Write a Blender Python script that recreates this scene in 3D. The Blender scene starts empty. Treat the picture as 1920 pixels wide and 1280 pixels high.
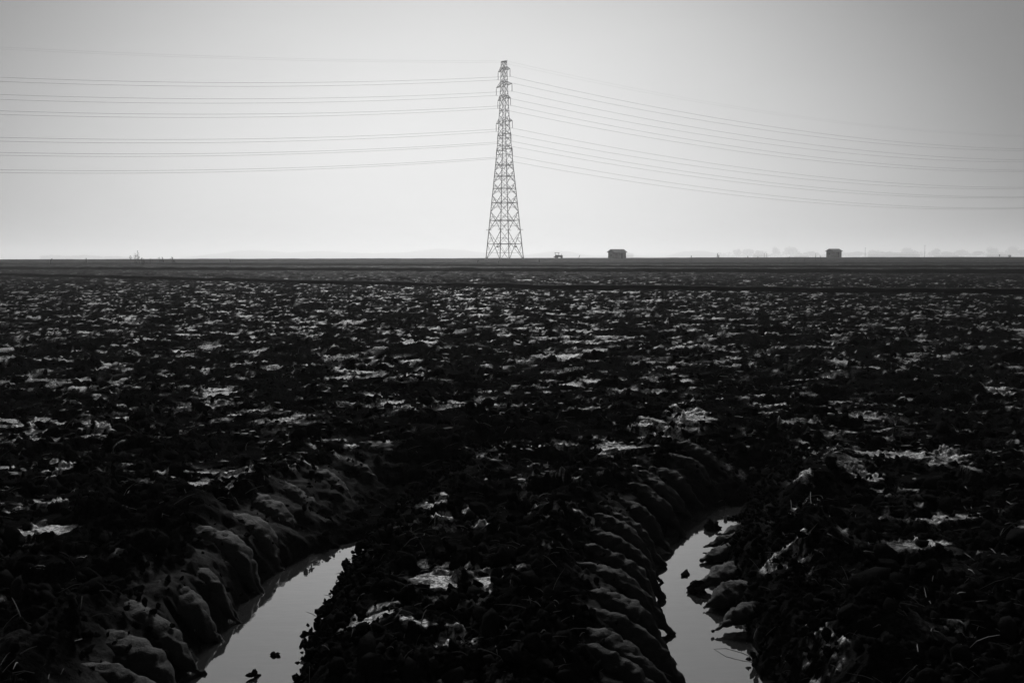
import bpy, bmesh, math, random
import numpy as np
from mathutils import Vector, Matrix, Quaternion
R = math.radians
S = bpy.context.scene
COL = S.collection
random.seed(7)

# ------------------------------------------------------------------ camera
F = 1867.0                       # focal length in photograph pixels (35 mm on full frame)
EYE = 1.5
cd = bpy.data.cameras.new('camera')
cam = bpy.data.objects.new('camera', cd)
COL.objects.link(cam)
cd.sensor_width = 36.0
cd.lens = 36.0 * F / 1920.0
cd.clip_start = 0.05
cd.clip_end = 40000
cam.location = (0, 0, EYE)
PITCH = math.atan((640 - 483.5) / F)
ROLL = R(-0.15)
cam.matrix_world = Matrix.Translation((0, 0, EYE)) @ Matrix.Rotation(R(90) - PITCH, 4, 'X') @ Matrix.Rotation(ROLL, 4, 'Z')
S.camera = cam
CM = cam.matrix_world.to_3x3()


def at(px, py, Y):
    """world point seen at photograph pixel (px,py) at distance Y"""
    d = CM @ Vector(((px - 960) / F, (640 - py) / F, -1))
    return Vector((0, 0, EYE)) + d * (Y / d.y)


# ------------------------------------------------------------------ light
SUN_EL, SUN_AZ = R(29), R(-4)    # hazy sun high in front of the camera
w = bpy.data.worlds.new('World')
S.world = w
w.use_nodes = True
nt = w.node_tree
nt.nodes.clear()
N = nt.nodes.new


def lk(a, b): nt.links.new(a, b)


out = N('ShaderNodeOutputWorld'); bg = N('ShaderNodeBackground')
sky = N('ShaderNodeTexSky'); sky.sky_type = 'NISHITA'; sky.sun_disc = False
sky.sun_elevation = SUN_EL; sky.sun_rotation = SUN_AZ
sky.air_density = 1.0; sky.dust_density = 6.0; sky.ozone_density = 1.0
bw = N('ShaderNodeRGBToBW'); lk(sky.outputs[0], bw.inputs[0])
pw = N('ShaderNodeMath'); pw.operation = 'POWER'; lk(bw.outputs[0], pw.inputs[0]); pw.inputs[1].default_value = 0.12
tc = N('ShaderNodeTexCoord')
dot = N('ShaderNodeVectorMath'); dot.operation = 'DOT_PRODUCT'
mpv = N('ShaderNodeVectorMath'); mpv.operation = 'MULTIPLY'; mpv.inputs[1].default_value = (1, 1, 1.5)
nrm = N('ShaderNodeVectorMath'); nrm.operation = 'NORMALIZE'
lk(tc.outputs['Generated'], mpv.inputs[0]); lk(mpv.outputs[0], nrm.inputs[0]); lk(nrm.outputs[0], dot.inputs[0])
ga, ge = R(-3.0), R(0.0)
dot.inputs[1].default_value = (math.sin(ga) * math.cos(ge), math.cos(ga) * math.cos(ge), math.sin(ge))
ac = N('ShaderNodeMath'); ac.operation = 'ARCCOSINE'; lk(dot.outputs['Value'], ac.inputs[0])
mr = N('ShaderNodeMath'); mr.operation = 'DIVIDE'; lk(ac.outputs[0], mr.inputs[0]); mr.inputs[1].default_value = math.pi
ramp = N('ShaderNodeValToRGB'); lk(mr.outputs[0], ramp.inputs[0])
ramp.color_ramp.interpolation = 'B_SPLINE'
SKY_GAIN = 3.95
SKY_STOPS = [(0, .80), (8, .74), (15, .65), (20, .55), (25, .43), (31, .23), (39, .155), (60, .13), (110, .12), (180, .10)]
els = ramp.color_ramp.elements
for i, (a, v) in enumerate(SKY_STOPS):
    e = els[i] if i < 2 else els.new(a / 180)
    e.position = a / 180; e.color = (v, v, v, 1)
mul = N('ShaderNodeMath'); mul.operation = 'MULTIPLY'
lk(pw.outputs[0], mul.inputs[0]); lk(ramp.outputs[0], mul.inputs[1])
gain = N('ShaderNodeMath'); gain.operation = 'MULTIPLY'; lk(mul.outputs[0], gain.inputs[0]); gain.inputs[1].default_value = SKY_GAIN
cl = N('ShaderNodeTexNoise'); cl.inputs['Scale'].default_value = 2.6; cl.inputs['Detail'].default_value = 3
clm = N('ShaderNodeMapRange'); clm.inputs['To Min'].default_value = .93; clm.inputs['To Max'].default_value = 1.07
cls = N('ShaderNodeVectorMath'); cls.operation = 'MULTIPLY'; cls.inputs[1].default_value = (1, 1, 3)   # faint layered unevenness of the overcast
lk(tc.outputs['Generated'], cls.inputs[0]); lk(cls.outputs[0], cl.inputs['Vector']); lk(cl.outputs['Fac'], clm.inputs['Value'])
gn2 = N('ShaderNodeMath'); gn2.operation = 'MULTIPLY'; lk(gain.outputs[0], gn2.inputs[0]); lk(clm.outputs[0], gn2.inputs[1])
lk(gn2.outputs[0], bg.inputs[0]); bg.inputs[1].default_value = 0.1
lk(bg.outputs[0], out.inputs[0])

sl = bpy.data.lights.new('sun', 'SUN'); sl.energy = 1.5; sl.angle = R(12); sl.color = (1, 1, 1)
so = bpy.data.objects.new('sun', sl); COL.objects.link(so)
sd = Vector((math.sin(SUN_AZ) * math.cos(SUN_EL), math.cos(SUN_AZ) * math.cos(SUN_EL), math.sin(SUN_EL)))
so.location = sd * 300
so.rotation_euler = sd.to_track_quat('Z', 'Y').to_euler()

S.view_settings.view_transform = 'Standard'
S.view_settings.look = 'None'
S.view_settings.exposure = 0.92
S.view_settings.gamma = 1.0
S.view_settings.use_curve_mapping = False
S.render.engine = 'CYCLES'
S.cycles.max_bounces = 4
S.cycles.diffuse_bounces = 2
S.cycles.glossy_bounces = 2
S.cycles.volume_bounces = 2
S.cycles.use_denoising = True

# ------------------------------------------------------------------ helpers


def tag(o, label=None, cat=None, group=None, kind=None):
    if label: o['label'] = label
    if cat: o['category'] = cat
    if group: o['group'] = group
    if kind: o['kind'] = kind
    return o


def empty(name, loc, rz=0.0, label=None, cat=None, group=None):
    o = bpy.data.objects.new(name, None)
    o.empty_display_size = .3
    COL.objects.link(o)
    o.location = loc
    o.rotation_euler = (0, 0, rz)
    return tag(o, label, cat, group)


def link(name, me, mat=None, parent=None):
    o = bpy.data.objects.new(name, me)
    COL.objects.link(o)
    if mat and not me.materials: me.materials.append(mat)
    if parent: o.parent = parent
    return o


class MB:
    """collects simple solids into one mesh"""
    def __init__(self): self.v = []; self.f = []

    def add(self, vs, fs):
        b = len(self.v)
        self.v += [tuple(p) for p in vs]
        self.f += [tuple(i + b for i in f) for f in fs]

    def box(self, c, s, rot=None):
        c = Vector(c); h = Vector(s) * .5
        vs = []
        for z in (-1, 1):
            for y in (-1, 1):
                for x in (-1, 1):
                    p = Vector((x * h.x, y * h.y, z * h.z))
                    if rot is not None: p = rot @ p
                    vs.append(c + p)
        self.add(vs, [(0, 2, 3, 1), (4, 5, 7, 6), (0, 1, 5, 4), (2, 6, 7, 3), (0, 4, 6, 2), (1, 3, 7, 5)])
        return self

    def bar(self, a, b, r, n=4, r2=None):
        a = Vector(a); b = Vector(b); d = b - a
        if d.length < 1e-6: return self
        q = d.to_track_quat('Z', 'Y')
        r2 = r if r2 is None else r2
        vs = []
        for p, rr in ((a, r), (b, r2)):
            for i in range(n):
                t = 2 * math.pi * (i + .5) / n
                vs.append(p + q @ Vector((math.cos(t) * rr, math.sin(t) * rr, 0)))
        fs = [(i, (i + 1) % n, n + (i + 1) % n, n + i) for i in range(n)]
        fs += [tuple(range(n - 1, -1, -1)), tuple(range(n, 2 * n))]
        self.add(vs, fs)
        return self

    def tube(self, pts, rad, n=5):
        pts = [Vector(p) for p in pts]
        m = len(pts)
        vs = []
        for i, p in enumerate(pts):
            d = pts[min(i + 1, m - 1)] - pts[max(i - 1, 0)]
            q = d.to_track_quat('Z', 'Y')
            r = rad[i] if hasattr(rad, '__len__') else rad
            for k in range(n):
                t = 2 * math.pi * k / n
                vs.append(p + q @ Vector((math.cos(t) * r, math.sin(t) * r, 0)))
        fs = []
        for i in range(m - 1):
            for k in range(n):
                fs.append((i * n + k, i * n + (k + 1) % n, (i + 1) * n + (k + 1) % n, (i + 1) * n + k))
        fs += [tuple(range(n - 1, -1, -1)), tuple(range((m - 1) * n, m * n))]
        self.add(vs, fs)
        return self

    def prism(self, prof, x0, x1):
        """profile in (y,z) pushed along x"""
        n = len(prof)
        vs = [(x0, y, z) for y, z in prof] + [(x1, y, z) for y, z in prof]
        fs = [(i, (i + 1) % n, n + (i + 1) % n, n + i) for i in range(n)]
        fs += [tuple(range(n - 1, -1, -1)), tuple(range(n, 2 * n))]
        self.add(vs, fs)
        return self

    def mesh(self, name, smooth=False):
        me = bpy.data.meshes.new(name)
        me.from_pydata(self.v, [], self.f)
        bm = bmesh.new(); bm.from_mesh(me)
        bmesh.ops.recalc_face_normals(bm, faces=bm.faces)
        bm.to_mesh(me); bm.free()
        if smooth: me.polygons.foreach_set('use_smooth', [True] * len(me.polygons))
        return me

    def build(self, name, mat, parent=None, smooth=False):
        return link(name, self.mesh(name, smooth), mat, parent)


def grey(name, v, rough=.7, spec=.5, var=.3, scale=2.0, bump=0.0, metal=0.0):
    m = bpy.data.materials.new(name); m.use_nodes = True
    t = m.node_tree; p = t.nodes['Principled BSDF']
    tc_ = t.nodes.new('ShaderNodeTexCoord')
    no = t.nodes.new('ShaderNodeTexNoise'); no.inputs['Scale'].default_value = scale
    no.inputs['Detail'].default_value = 5
    t.links.new(tc_.outputs['Object'], no.inputs['Vector'])
    cr = t.nodes.new('ShaderNodeValToRGB')
    a, b = v * (1 - var), v * (1 + var)
    cr.color_ramp.elements[0].position = .3; cr.color_ramp.elements[1].position = .7
    cr.color_ramp.elements[0].color = (a, a, a, 1); cr.color_ramp.elements[1].color = (b, b, b, 1)
    t.links.new(no.outputs['Fac'], cr.inputs[0])
    t.links.new(cr.outputs[0], p.inputs['Base Color'])
    p.inputs['Roughness'].default_value = rough
    p.inputs['Specular IOR Level'].default_value = spec
    p.inputs['Metallic'].default_value = metal
    if bump:
        bp = t.nodes.new('ShaderNodeBump'); bp.inputs['Strength'].default_value = bump
        bp.inputs['Distance'].default_value = .02
        t.links.new(no.outputs['Fac'], bp.inputs['Height']); t.links.new(bp.outputs[0], p.inputs['Normal'])
    return m


M_STEEL = grey('galvanised steel weathered', .07, .6, .4, .2, .6)
M_WIRE = grey('aluminium cable weathered', .05, .6, .3, .1)
M_GLASS = grey('dark insulator glaze', .05, .4, .4, .1)
M_WOODWALL = grey('weathered board', .19, .9, .2, .35, 1.2)
M_TIN = grey('tin roof', .16, .55, .5, .3, 1.5)
M_PAINT = grey('dark tractor paint', .05, .5, .5, .2)
M_RUBBER = grey('tyre rubber', .02, .9, .2, .2)
M_PLASTIC = grey('white greenhouse film', .75, .6, .4, .08, .1)
M_FARWALL = grey('far pale wall', .35, .9, .2, .1, .1)
M_LEAF = grey('far foliage', .05, .9, .2, .4, .15)
M_BARK = grey('bark', .05, .9, .2, .3)
M_WEED = grey('dry weed stalk', .05, .9, .2, .3, 8)
M_STAKE = grey('grey timber stake', .05, .9, .2, .3, 8)
M_HILL = grey('far hill', .06, 1, .1, .3, .003)
M_STRAW = grey('wet straw', .055, .6, .5, .6, 3.0)

# ------------------------------------------------------------------ noise in world space


def h2(ix, iy, seed):
    a = (ix.astype(np.int64) * 374761393 + iy.astype(np.int64) * 668265263 + seed * 1442695041) & 0xffffffff
    a = ((a ^ (a >> 13)) * 1274126177) & 0xffffffff
    a = ((a ^ (a >> 16)) * 2246822519) & 0xffffffff
    a = a ^ (a >> 15)
    return (a & 0xffffff).astype(np.float32) / np.float32(0x1000000)


def perlin(x, y, seed):
    ix = np.floor(x); iy = np.floor(y)
    fx = (x - ix).astype(np.float32); fy = (y - iy).astype(np.float32)
    u = fx * fx * fx * (fx * (fx * 6 - 15) + 10); v = fy * fy * fy * (fy * (fy * 6 - 15) + 10)
    r = []
    for dx in (0, 1):
        for dy in (0, 1):
            a = h2(ix + dx, iy + dy, seed) * np.float32(2 * np.pi)
            r.append(np.cos(a) * (fx - dx) + np.sin(a) * (fy - dy))
    a = r[0] + (r[2] - r[0]) * u; b = r[1] + (r[3] - r[1]) * u
    return (a + (b - a) * v) * 1.4


def fbm(x, y, seed, n, per=2.1, gain=.5):
    s = 0; a = 1.0
    for i in range(n):
        s = s + a * perlin(x, y, seed + i * 17); x = x * per + 3.1; y = y * per - 1.7; a *= gain
    return s


def worley(x, y, seed):
    ix = np.floor(x); iy = np.floor(y)
    f1 = np.full(x.shape, 9, np.float32); f2 = f1.copy()
    cx = np.zeros_like(f1); cy = np.zeros_like(f1); ddx = np.zeros_like(f1); ddy = np.zeros_like(f1)
    for i in (-1, 0, 1):
        for j in (-1, 0, 1):
            ax = ix + i; ay = iy + j
            px = (ax + h2(ax, ay, seed)).astype(np.float64); py = (ay + h2(ax, ay, seed + 5)).astype(np.float64)
            ex = (x - px).astype(np.float32); ey = (y - py).astype(np.float32)
            d = np.sqrt(ex * ex + ey * ey)
            nearer = d < f1
            f2 = np.where(nearer, f1, np.minimum(f2, d))
            cx = np.where(nearer, ax, cx); cy = np.where(nearer, ay, cy)
            ddx = np.where(nearer, ex, ddx); ddy = np.where(nearer, ey, ddy)
            f1 = np.where(nearer, d, f1)
    return f1, f2, cx, cy, ddx, ddy


def sst(a, b, x):
    t = np.clip((x - a) / (b - a), 0, 1)
    return t * t * (3 - 2 * t)


# ------------------------------------------------------------------ the ploughed field as a height function
WATER = -0.30
LP = np.array([(0, -1.0), (3, -1.05), (4.28, -1.19), (5.05, -1.21), (5.94, -1.14), (6.4, -1.04), (7.0, -.90), (7.6, -.66), (8.3, -.40), (9.5, 0.1)])
RP = np.array([(0, .76), (3, .76), (4.28, .82), (5.05, .875), (5.84, 1.01), (6.5, 1.26), (7.06, 1.55), (7.5, 1.75), (8.3, 2.15), (9.5, 2.8)])


def path_x(P, Y):
    # smooth the polyline a little
    return (np.interp(Y - .25, P[:, 0], P[:, 1]) + np.interp(Y, P[:, 0], P[:, 1]) + np.interp(Y + .25, P[:, 0], P[:, 1])) / 3


def base_height(X, Y):
    r = np.hypot(X, Y)
    z = 0.06 * perlin(X / 4.0, Y / 4.0, 3) * sst(3, 9, r)
    z = z * (1 - sst(60, 160, r))
    # gentle rise to the low levee that closes the field
    lev = Y - 0.06 * X
    rise = 1.22 * sst(150, 425, lev)
    crest = (0.24 + .10 * perlin(X / 17, Y / 60, 8) + .06 * perlin(X / 5, Y / 30, 9)) * np.exp(-((lev - 432) / 14.0) ** 2)
    back = 1 - sst(436, 620, lev)
    z = z + np.where(Y > 0, (rise * back + crest), 0)
    return z


FIELD_SMALL = [0]; RIM = [0]


def field(X, Y):
    """height, smooth-smeared mask"""
    X = np.asarray(X, np.float64); Y = np.asarray(Y, np.float64)
    r = np.hypot(X, Y)
    z = base_height(X, Y)
    # turned heap behind the wheel ruts
    heap = .16 * np.exp(-((Y - 9.0 - .25 * X * .3) / .75) ** 2) * np.exp(-((X - .5) / 2.4) ** 2)
    z = z + heap
    fr = .42 * X + .91 * Y + .18 * perlin(X / 2.2, Y / 2.2, 61)
    z = z + .03 * np.sin(fr * 2 * np.pi / .95) * sst(8.5, 11, Y) * (1 - sst(50, 90, r))
    # --- ruts
    rut_d = np.zeros_like(z); lugs = np.zeros_like(z); wallm = np.zeros_like(z); inr = np.zeros_like(z); ridge = np.zeros_like(z)
    wob = .05 * perlin(X * 2.3, Y * 2.3, 41) + .025 * perlin(X * 7, Y * 7, 42) + .018 * perlin(X * 19, Y * 19, 43)
    for P, sgn, sp, ph in ((LP, -1, .39, .15), (RP, 1, .285, .0)):
        xc = path_x(P, Y)
        sl_ = (path_x(P, Y + .1) - path_x(P, Y - .1)) / .2
        t = (X - xc) / np.sqrt(1 + sl_ * sl_) + wob
        fade = 1 - sst(6.9, 8.0, Y)
        wl = .24 if sgn < 0 else .20
        inner = .07 if sgn < 0 else .08
        jj = .30 * perlin(Y * 1.7 + sgn * 9, Y * 0 + sgn, 77)
        u = (Y + (.28 if sgn < 0 else .1) * np.abs(t) * np.where(t < 0, 1, 1)) / sp + ph + jj + np.where(t > 0, .45, 0)
        uu = u - np.floor(u)
        lob = np.sqrt(np.clip(1 - (2 * uu - 1) ** 2, 0, 1))            # rounded lobes, sharp grooves
        cell = np.floor(u)
        amp = .6 + .6 * h2(cell, np.sign(t) * 3, 90 + sgn)
        lugw = sst(.08, .22, np.abs(t)) * (1 - sst(.46, .60, np.abs(t) + .10 * perlin(X * 4.1, Y * 4.1, 47)))
        side = np.where(t < 0, 1.0, .25)
        tri = np.clip(1 - np.abs(2 * uu - 1), 0, 1)
        low = 1 - sst(.14, .36, np.abs(t))
        shift = (.03 * lob + .06 * tri ** 2 * low) * amp * np.maximum(side, .55)   # lobes push the wall into the rut, toes reach into the water
        ta = np.abs(t) + shift - .03 - np.where((t > 0) & (sgn > 0), .025 * (1 - sst(4.4, 5.0, Y)), 0)
        wall = sst(inner, inner + wl + .14, ta)
        floor = np.where(sgn < 0, 1.5 * sst(5.6, 6.4, Y - 1.7 * t), sst(6.15, 6.7, Y) * .55 + .75 * sst(6.8, 7.3, Y))
        depth = (.44 - .155 * floor) * fade
        d = depth * (1 - wall)
        rut_d = np.maximum(rut_d, d)
        lugs = lugs + .012 * (lob - .62) * lugw * amp * side * fade
        sm = lugw * side * fade * sst(.25, .75, lob)
        wallm = np.maximum(wallm, sm)
        inr = np.maximum(inr, (1 - sst(.44, .60, np.abs(t))) * fade)
        RIM[0] = np.maximum(RIM[0] if P is RP else 0, (1 - sst(.6, .95, np.abs(t))) * fade)
        hgt = np.where(t < 0, .09, .10 if sgn > 0 else .02)
        ridge = ridge + hgt * np.exp(-((np.abs(t) - .68) / .17) ** 2) * fade * (1 + 1.1 * perlin(Y * 2.2, t * 2, 51 + sgn))
    # --- clods: tilted broken slabs in three sizes
    wx = X + .10 * perlin(X * 3.1, Y * 3.1, 11) + .035 * perlin(X * 11, Y * 11, 12)
    wy = Y + .10 * perlin(X * 3.1, Y * 3.1, 13) + .035 * perlin(X * 11, Y * 11, 14)
    hz = np.zeros_like(z); flat = np.zeros_like(z); big = np.zeros_like(z)
    dens = .55 + .55 * perlin(X / 1.7, Y / 1.7, 20)
    for k, (sx, sy, A, T) in enumerate(((.38, .21, .08, .18), (.21, .13, .055, .28), (.095, .065, .03, .36))):
        f1, f2, cx, cy, dx, dy = worley(wx / sx + 7.7 * k, wy / sy + 3.3 * k, 30 + 9 * k)
        a = h2(cx, cy, 60 + k); tx = h2(cx, cy, 70 + k) - .5; ty = h2(cx, cy, 80 + k) - .5
        keep = (h2(cx, cy, 85 + k) < (.62, .6, .6)[k])
        isflat = (h2(cx, cy, 95 + k) < (.62, .50, .40)[k])
        tx = np.where(isflat, tx * .15, tx); ty = np.where(isflat, ty * .15, ty)
        edge = sst(.02, .20, f2 - f1)
        pl = A * (.25 + .75 * a) + T * (tx * dx * sx + ty * dy * sy) * 1.5
        slab = np.maximum(pl, 0) * edge * keep
        hz = hz + slab * (np.clip(1 - .85 * flat, 0, 1) if k else np.clip(dens * 1.3, .3, 1.2))
        if k == 1: big = flat.copy()
        if k < 3:
            flat = np.maximum(flat, keep * sst(.06, .3, f2 - f1) * isflat * sst(.2, .5, a))
    wx2 = X + .03 * perlin(X * 9, Y * 9, 111); wy2 = Y + .03 * perlin(X * 9, Y * 9, 112)
    # (big plates and small ones get painted sheen in different places)
    fine = .026 * fbm(X * 5.5, Y * 5.5, 100, 2)
    for k, (fq, am) in enumerate(((12., .040), (23., .026), (44., .015))):
        fine = fine + am * (.5 - np.abs(perlin(wx2 * fq, wy2 * fq, 140 + k * 3))) * (.6 + .6 * perlin(X * 2.7, Y * 2.7, 160 + k))
    rough_amt = 1.25 - .65 * wallm
    far_amt = 1 - .75 * sst(70, 150, r)
    z = z + (hz * (1 - .45 * inr) * (1 - .85 * wallm) + fine * (1 - .55 * np.clip(flat * 1.45, 0, 1.45)) * np.clip(rough_amt, .42, 1.25) - .07) * far_amt
    z = z + ridge - rut_d + lugs
    # crumbs closing the shallow far end of the right rut
    flat = np.clip(flat, 0, 1) * .5 + .5 * (big >= flat - 1e-6) * np.clip(flat, 0, 1)
    FIELD_SMALL[0] = np.clip(flat, 0, .5) * (big < .1) * 2
    return z, np.clip(flat, 0, 1), np.clip(wallm, 0, 1), np.clip(inr, 0, 1)


def smear_sheen_mask(X, Y, flat, wallm, inr):
    """where smeared clay gets skylight sheen put into its colour"""
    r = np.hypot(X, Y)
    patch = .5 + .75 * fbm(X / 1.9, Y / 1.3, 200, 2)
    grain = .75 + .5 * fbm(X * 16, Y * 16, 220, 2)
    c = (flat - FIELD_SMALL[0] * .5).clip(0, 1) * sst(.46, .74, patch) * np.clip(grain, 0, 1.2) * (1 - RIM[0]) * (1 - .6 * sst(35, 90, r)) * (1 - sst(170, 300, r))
    c = np.maximum(c, sst(55, 130, r) * np.clip(.015 + .18 * fbm(X / 1.6, Y / 4.5, 260, 3), 0, 1))  # far ground's own paler tone shares this mask
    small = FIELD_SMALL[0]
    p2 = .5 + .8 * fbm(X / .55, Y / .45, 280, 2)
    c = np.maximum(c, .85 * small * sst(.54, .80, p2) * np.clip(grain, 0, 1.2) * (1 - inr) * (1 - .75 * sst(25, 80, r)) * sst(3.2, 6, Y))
    for (px, py, rx, ry) in SHEEN_SMEARS:
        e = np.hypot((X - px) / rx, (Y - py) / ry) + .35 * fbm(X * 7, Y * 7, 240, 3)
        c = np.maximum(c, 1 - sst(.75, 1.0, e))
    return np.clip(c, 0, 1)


def gp(px, py, z=0.0):
    d = CM @ Vector(((px - 960) / F, (640 - py) / F, -1))
    t = (z - EYE) / d.z
    return (d.x * t, d.y * t)


# smeared patches painted pale as sheen, that can be read one by one in the photograph (centre px, radii in metres)
SHEEN_SMEARS = []
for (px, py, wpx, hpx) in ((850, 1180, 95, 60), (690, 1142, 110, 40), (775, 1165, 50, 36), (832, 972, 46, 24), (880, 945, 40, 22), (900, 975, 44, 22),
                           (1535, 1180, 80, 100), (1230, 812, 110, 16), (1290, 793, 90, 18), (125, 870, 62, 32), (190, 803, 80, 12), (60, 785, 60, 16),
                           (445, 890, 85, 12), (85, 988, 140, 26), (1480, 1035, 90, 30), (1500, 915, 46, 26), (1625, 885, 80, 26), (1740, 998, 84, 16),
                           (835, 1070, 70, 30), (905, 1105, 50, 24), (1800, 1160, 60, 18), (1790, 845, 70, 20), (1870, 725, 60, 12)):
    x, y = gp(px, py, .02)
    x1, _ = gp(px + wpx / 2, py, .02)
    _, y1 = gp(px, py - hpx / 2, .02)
    SHEEN_SMEARS.append((x, y, abs(x1 - x), max(.05, abs(y1 - y))))


def make_ground():
    a_f = np.arange(-29, 29.0001, .09)
    outer = [29.0]; st = .12
    while outer[-1] < 180 - 4:
        outer.append(outer[-1] + st); st = min(st * 1.12, 4.0)
    outer = np.array(outer[1:] + [180.0])
    ang = np.concatenate([-outer[::-1], a_f, outer[:-1]])
    rr = [.25]
    while rr[-1] < 12000:
        r = rr[-1]
        k = .03 if r < 3.6 else .0023 if r < 14 else .0036 if r < 60 else .009 if r < 130 else .014 if r < 480 else .07
        rr.append(r * (1 + k))
    rr = np.array(rr)
    A, Rr = np.meshgrid(np.radians(ang), rr)
    X = Rr * np.sin(A); Y = -1.0 + Rr * np.cos(A)
    Z, flat, wm, inr = field(X.ravel(), Y.ravel())
    cr = smear_sheen_mask(X.ravel(), Y.ravel(), flat, wm, inr)
    nr, na = A.shape
    co = np.stack([X.ravel(), Y.ravel(), Z], 1)
    c0 = np.array([[0, -1.0, float(Z[:na].mean())]])
    co = np.concatenate([co, c0]).astype(np.float32)
    i = np.arange(nr - 1)[:, None] * na; j = np.arange(na)[None, :]; jn = (j + 1) % na
    q = np.stack([(i + j), (i + jn), (i + na + jn), (i + na + j)], -1).reshape(-1, 4)
    tri = np.stack([np.arange(na), np.full(na, nr * na), (np.arange(na) + 1) % na], 1)
    me = bpy.data.meshes.new('ploughed_ground')
    me.vertices.add(len(co)); me.vertices.foreach_set('co', co.ravel())
    loops = np.concatenate([q.ravel(), tri.ravel()]).astype(np.int32)
    me.loops.add(len(loops)); me.loops.foreach_set('vertex_index', loops)
    starts = np.concatenate([np.arange(len(q)) * 4, len(q) * 4 + np.arange(len(tri)) * 3]).astype(np.int32)
    me.polygons.add(len(starts)); me.polygons.foreach_set('loop_start', starts)
    me.polygons.foreach_set('use_smooth', np.ones(len(starts), bool))
    me.update(calc_edges=True); me.validate()
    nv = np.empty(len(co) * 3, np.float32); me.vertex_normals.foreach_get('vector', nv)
    cr = cr * sst(.50, .85, nv[2::3][:-1]); cr = .25 * cr + .75 * sst(.20, .62, cr)          # sheen is painted on the level tops only
    for nm, arr in (('smear_sheen', cr), ('wall', wm)):
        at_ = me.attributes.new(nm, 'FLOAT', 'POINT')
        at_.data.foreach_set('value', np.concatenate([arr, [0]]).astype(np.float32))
    return me


def mud_material(name, attr=True, alb=0.0, sp_=0.0):
    m = bpy.data.materials.new(name); m.use_nodes = True
    t = m.node_tree; p = t.nodes['Principled BSDF']; n = t.nodes.new; L = t.links.new
    tcn = n('ShaderNodeTexCoord')

    def noise(scale, det=4, rough=.6):
        k = n('ShaderNodeTexNoise'); k.inputs['Scale'].default_value = scale; k.inputs['Detail'].default_value = det
        k.inputs['Roughness'].default_value = rough; L(tcn.outputs['Object'], k.inputs['Vector']); return k

    def math_(op, a, b):
        k = n('ShaderNodeMath'); k.operation = op
        for s_, v in ((0, a), (1, b)):
            if isinstance(v, (int, float)): k.inputs[s_].default_value = v
            else: L(v, k.inputs[s_])
        return k.outputs[0]

    def lerp(fac, a, b):
        k = n('ShaderNodeMapRange'); L(fac, k.inputs['Value'])
        k.inputs['To Min'].default_value = a; k.inputs['To Max'].default_value = b; return k.outputs[0]
    n1 = noise(55, 5, .65); n2 = noise(9, 3); n3 = noise(240, 2)
    if attr:
        a1 = n('ShaderNodeAttribute'); a1.attribute_name = 'smear_sheen'
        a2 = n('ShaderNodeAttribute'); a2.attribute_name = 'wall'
        smear_sheen = a1.outputs['Fac']; wall = a2.outputs['Fac']
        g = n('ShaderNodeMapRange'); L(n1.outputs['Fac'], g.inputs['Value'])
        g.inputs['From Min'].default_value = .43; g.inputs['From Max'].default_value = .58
        sm = math_('MULTIPLY', smear_sheen, math_('ADD', .22, math_('MULTIPLY', g.outputs[0], .78)))
        base = math_('ADD', math_('ADD', lerp(n1.outputs['Fac'], -.006, .021), math_('MULTIPLY', sm, MUD_SHEEN)), math_('MULTIPLY', wall, MUD_WALL))  # pale colour on level smears imitates light caught by their tops
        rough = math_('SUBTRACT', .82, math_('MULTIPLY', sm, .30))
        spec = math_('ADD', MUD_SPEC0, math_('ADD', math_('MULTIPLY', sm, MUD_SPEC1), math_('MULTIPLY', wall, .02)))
        L(spec, p.inputs['Specular IOR Level'])
        bs = math_('SUBTRACT', 1.0, math_('MULTIPLY', wall, .3))
    else:
        base = lerp(n2.outputs['Fac'], .002 + alb * .6, .010 + alb); rough = lerp(n1.outputs['Fac'], .9, .6); bs = None
        p.inputs['Specular IOR Level'].default_value = MUD_SPEC0 + sp_
    cc = n('ShaderNodeCombineColor')
    for k in range(3): L(base, cc.inputs[k])
    L(cc.outputs[0], p.inputs['Base Color'])
    L(rough, p.inputs['Roughness'])
    bp = n('ShaderNodeBump'); bp.inputs['Distance'].default_value = .012; bp.inputs['Strength'].default_value = .8
    if bs is not None: L(bs, bp.inputs['Strength'])
    L(math_('ADD', n1.outputs['Fac'], math_('MULTIPLY', n3.outputs['Fac'], .35)), bp.inputs['Height'])
    L(bp.outputs[0], p.inputs['Normal'])
    return m


MUD_SHEEN, MUD_WALL, MUD_SPEC0, MUD_SPEC1 = .30, .004, .0, .85
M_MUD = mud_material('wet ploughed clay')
M_CLOD = mud_material('wet clay clod', False, .005)
g_me = make_ground()
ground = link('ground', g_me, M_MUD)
tag(ground, kind='structure')

# ------------------------------------------------------------------ water in the ruts


def water_mat():
    m = bpy.data.materials.new('muddy water'); m.use_nodes = True
    t = m.node_tree; p = t.nodes['Principled BSDF']
    p.inputs['Base Color'].default_value = (.035, .035, .035, 1)
    p.inputs['Roughness'].default_value = .03
    p.inputs['IOR'].default_value = WATER_IOR
    tcn = t.nodes.new('ShaderNodeTexCoord')
    no = t.nodes.new('ShaderNodeTexNoise'); no.inputs['Scale'].default_value = 7; no.inputs['Detail'].default_value = 3
    mp = t.nodes.new('ShaderNodeMapping'); mp.inputs['Scale'].default_value = (1, 2.2, 1)
    t.links.new(tcn.outputs['Object'], mp.inputs[0]); t.links.new(mp.outputs[0], no.inputs['Vector'])
    bp = t.nodes.new('ShaderNodeBump'); bp.inputs['Strength'].default_value = .02; bp.inputs['Distance'].default_value = .02
    t.links.new(no.outputs['Fac'], bp.inputs['Height']); t.links.new(bp.outputs[0], p.inputs['Normal'])
    return m


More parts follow.
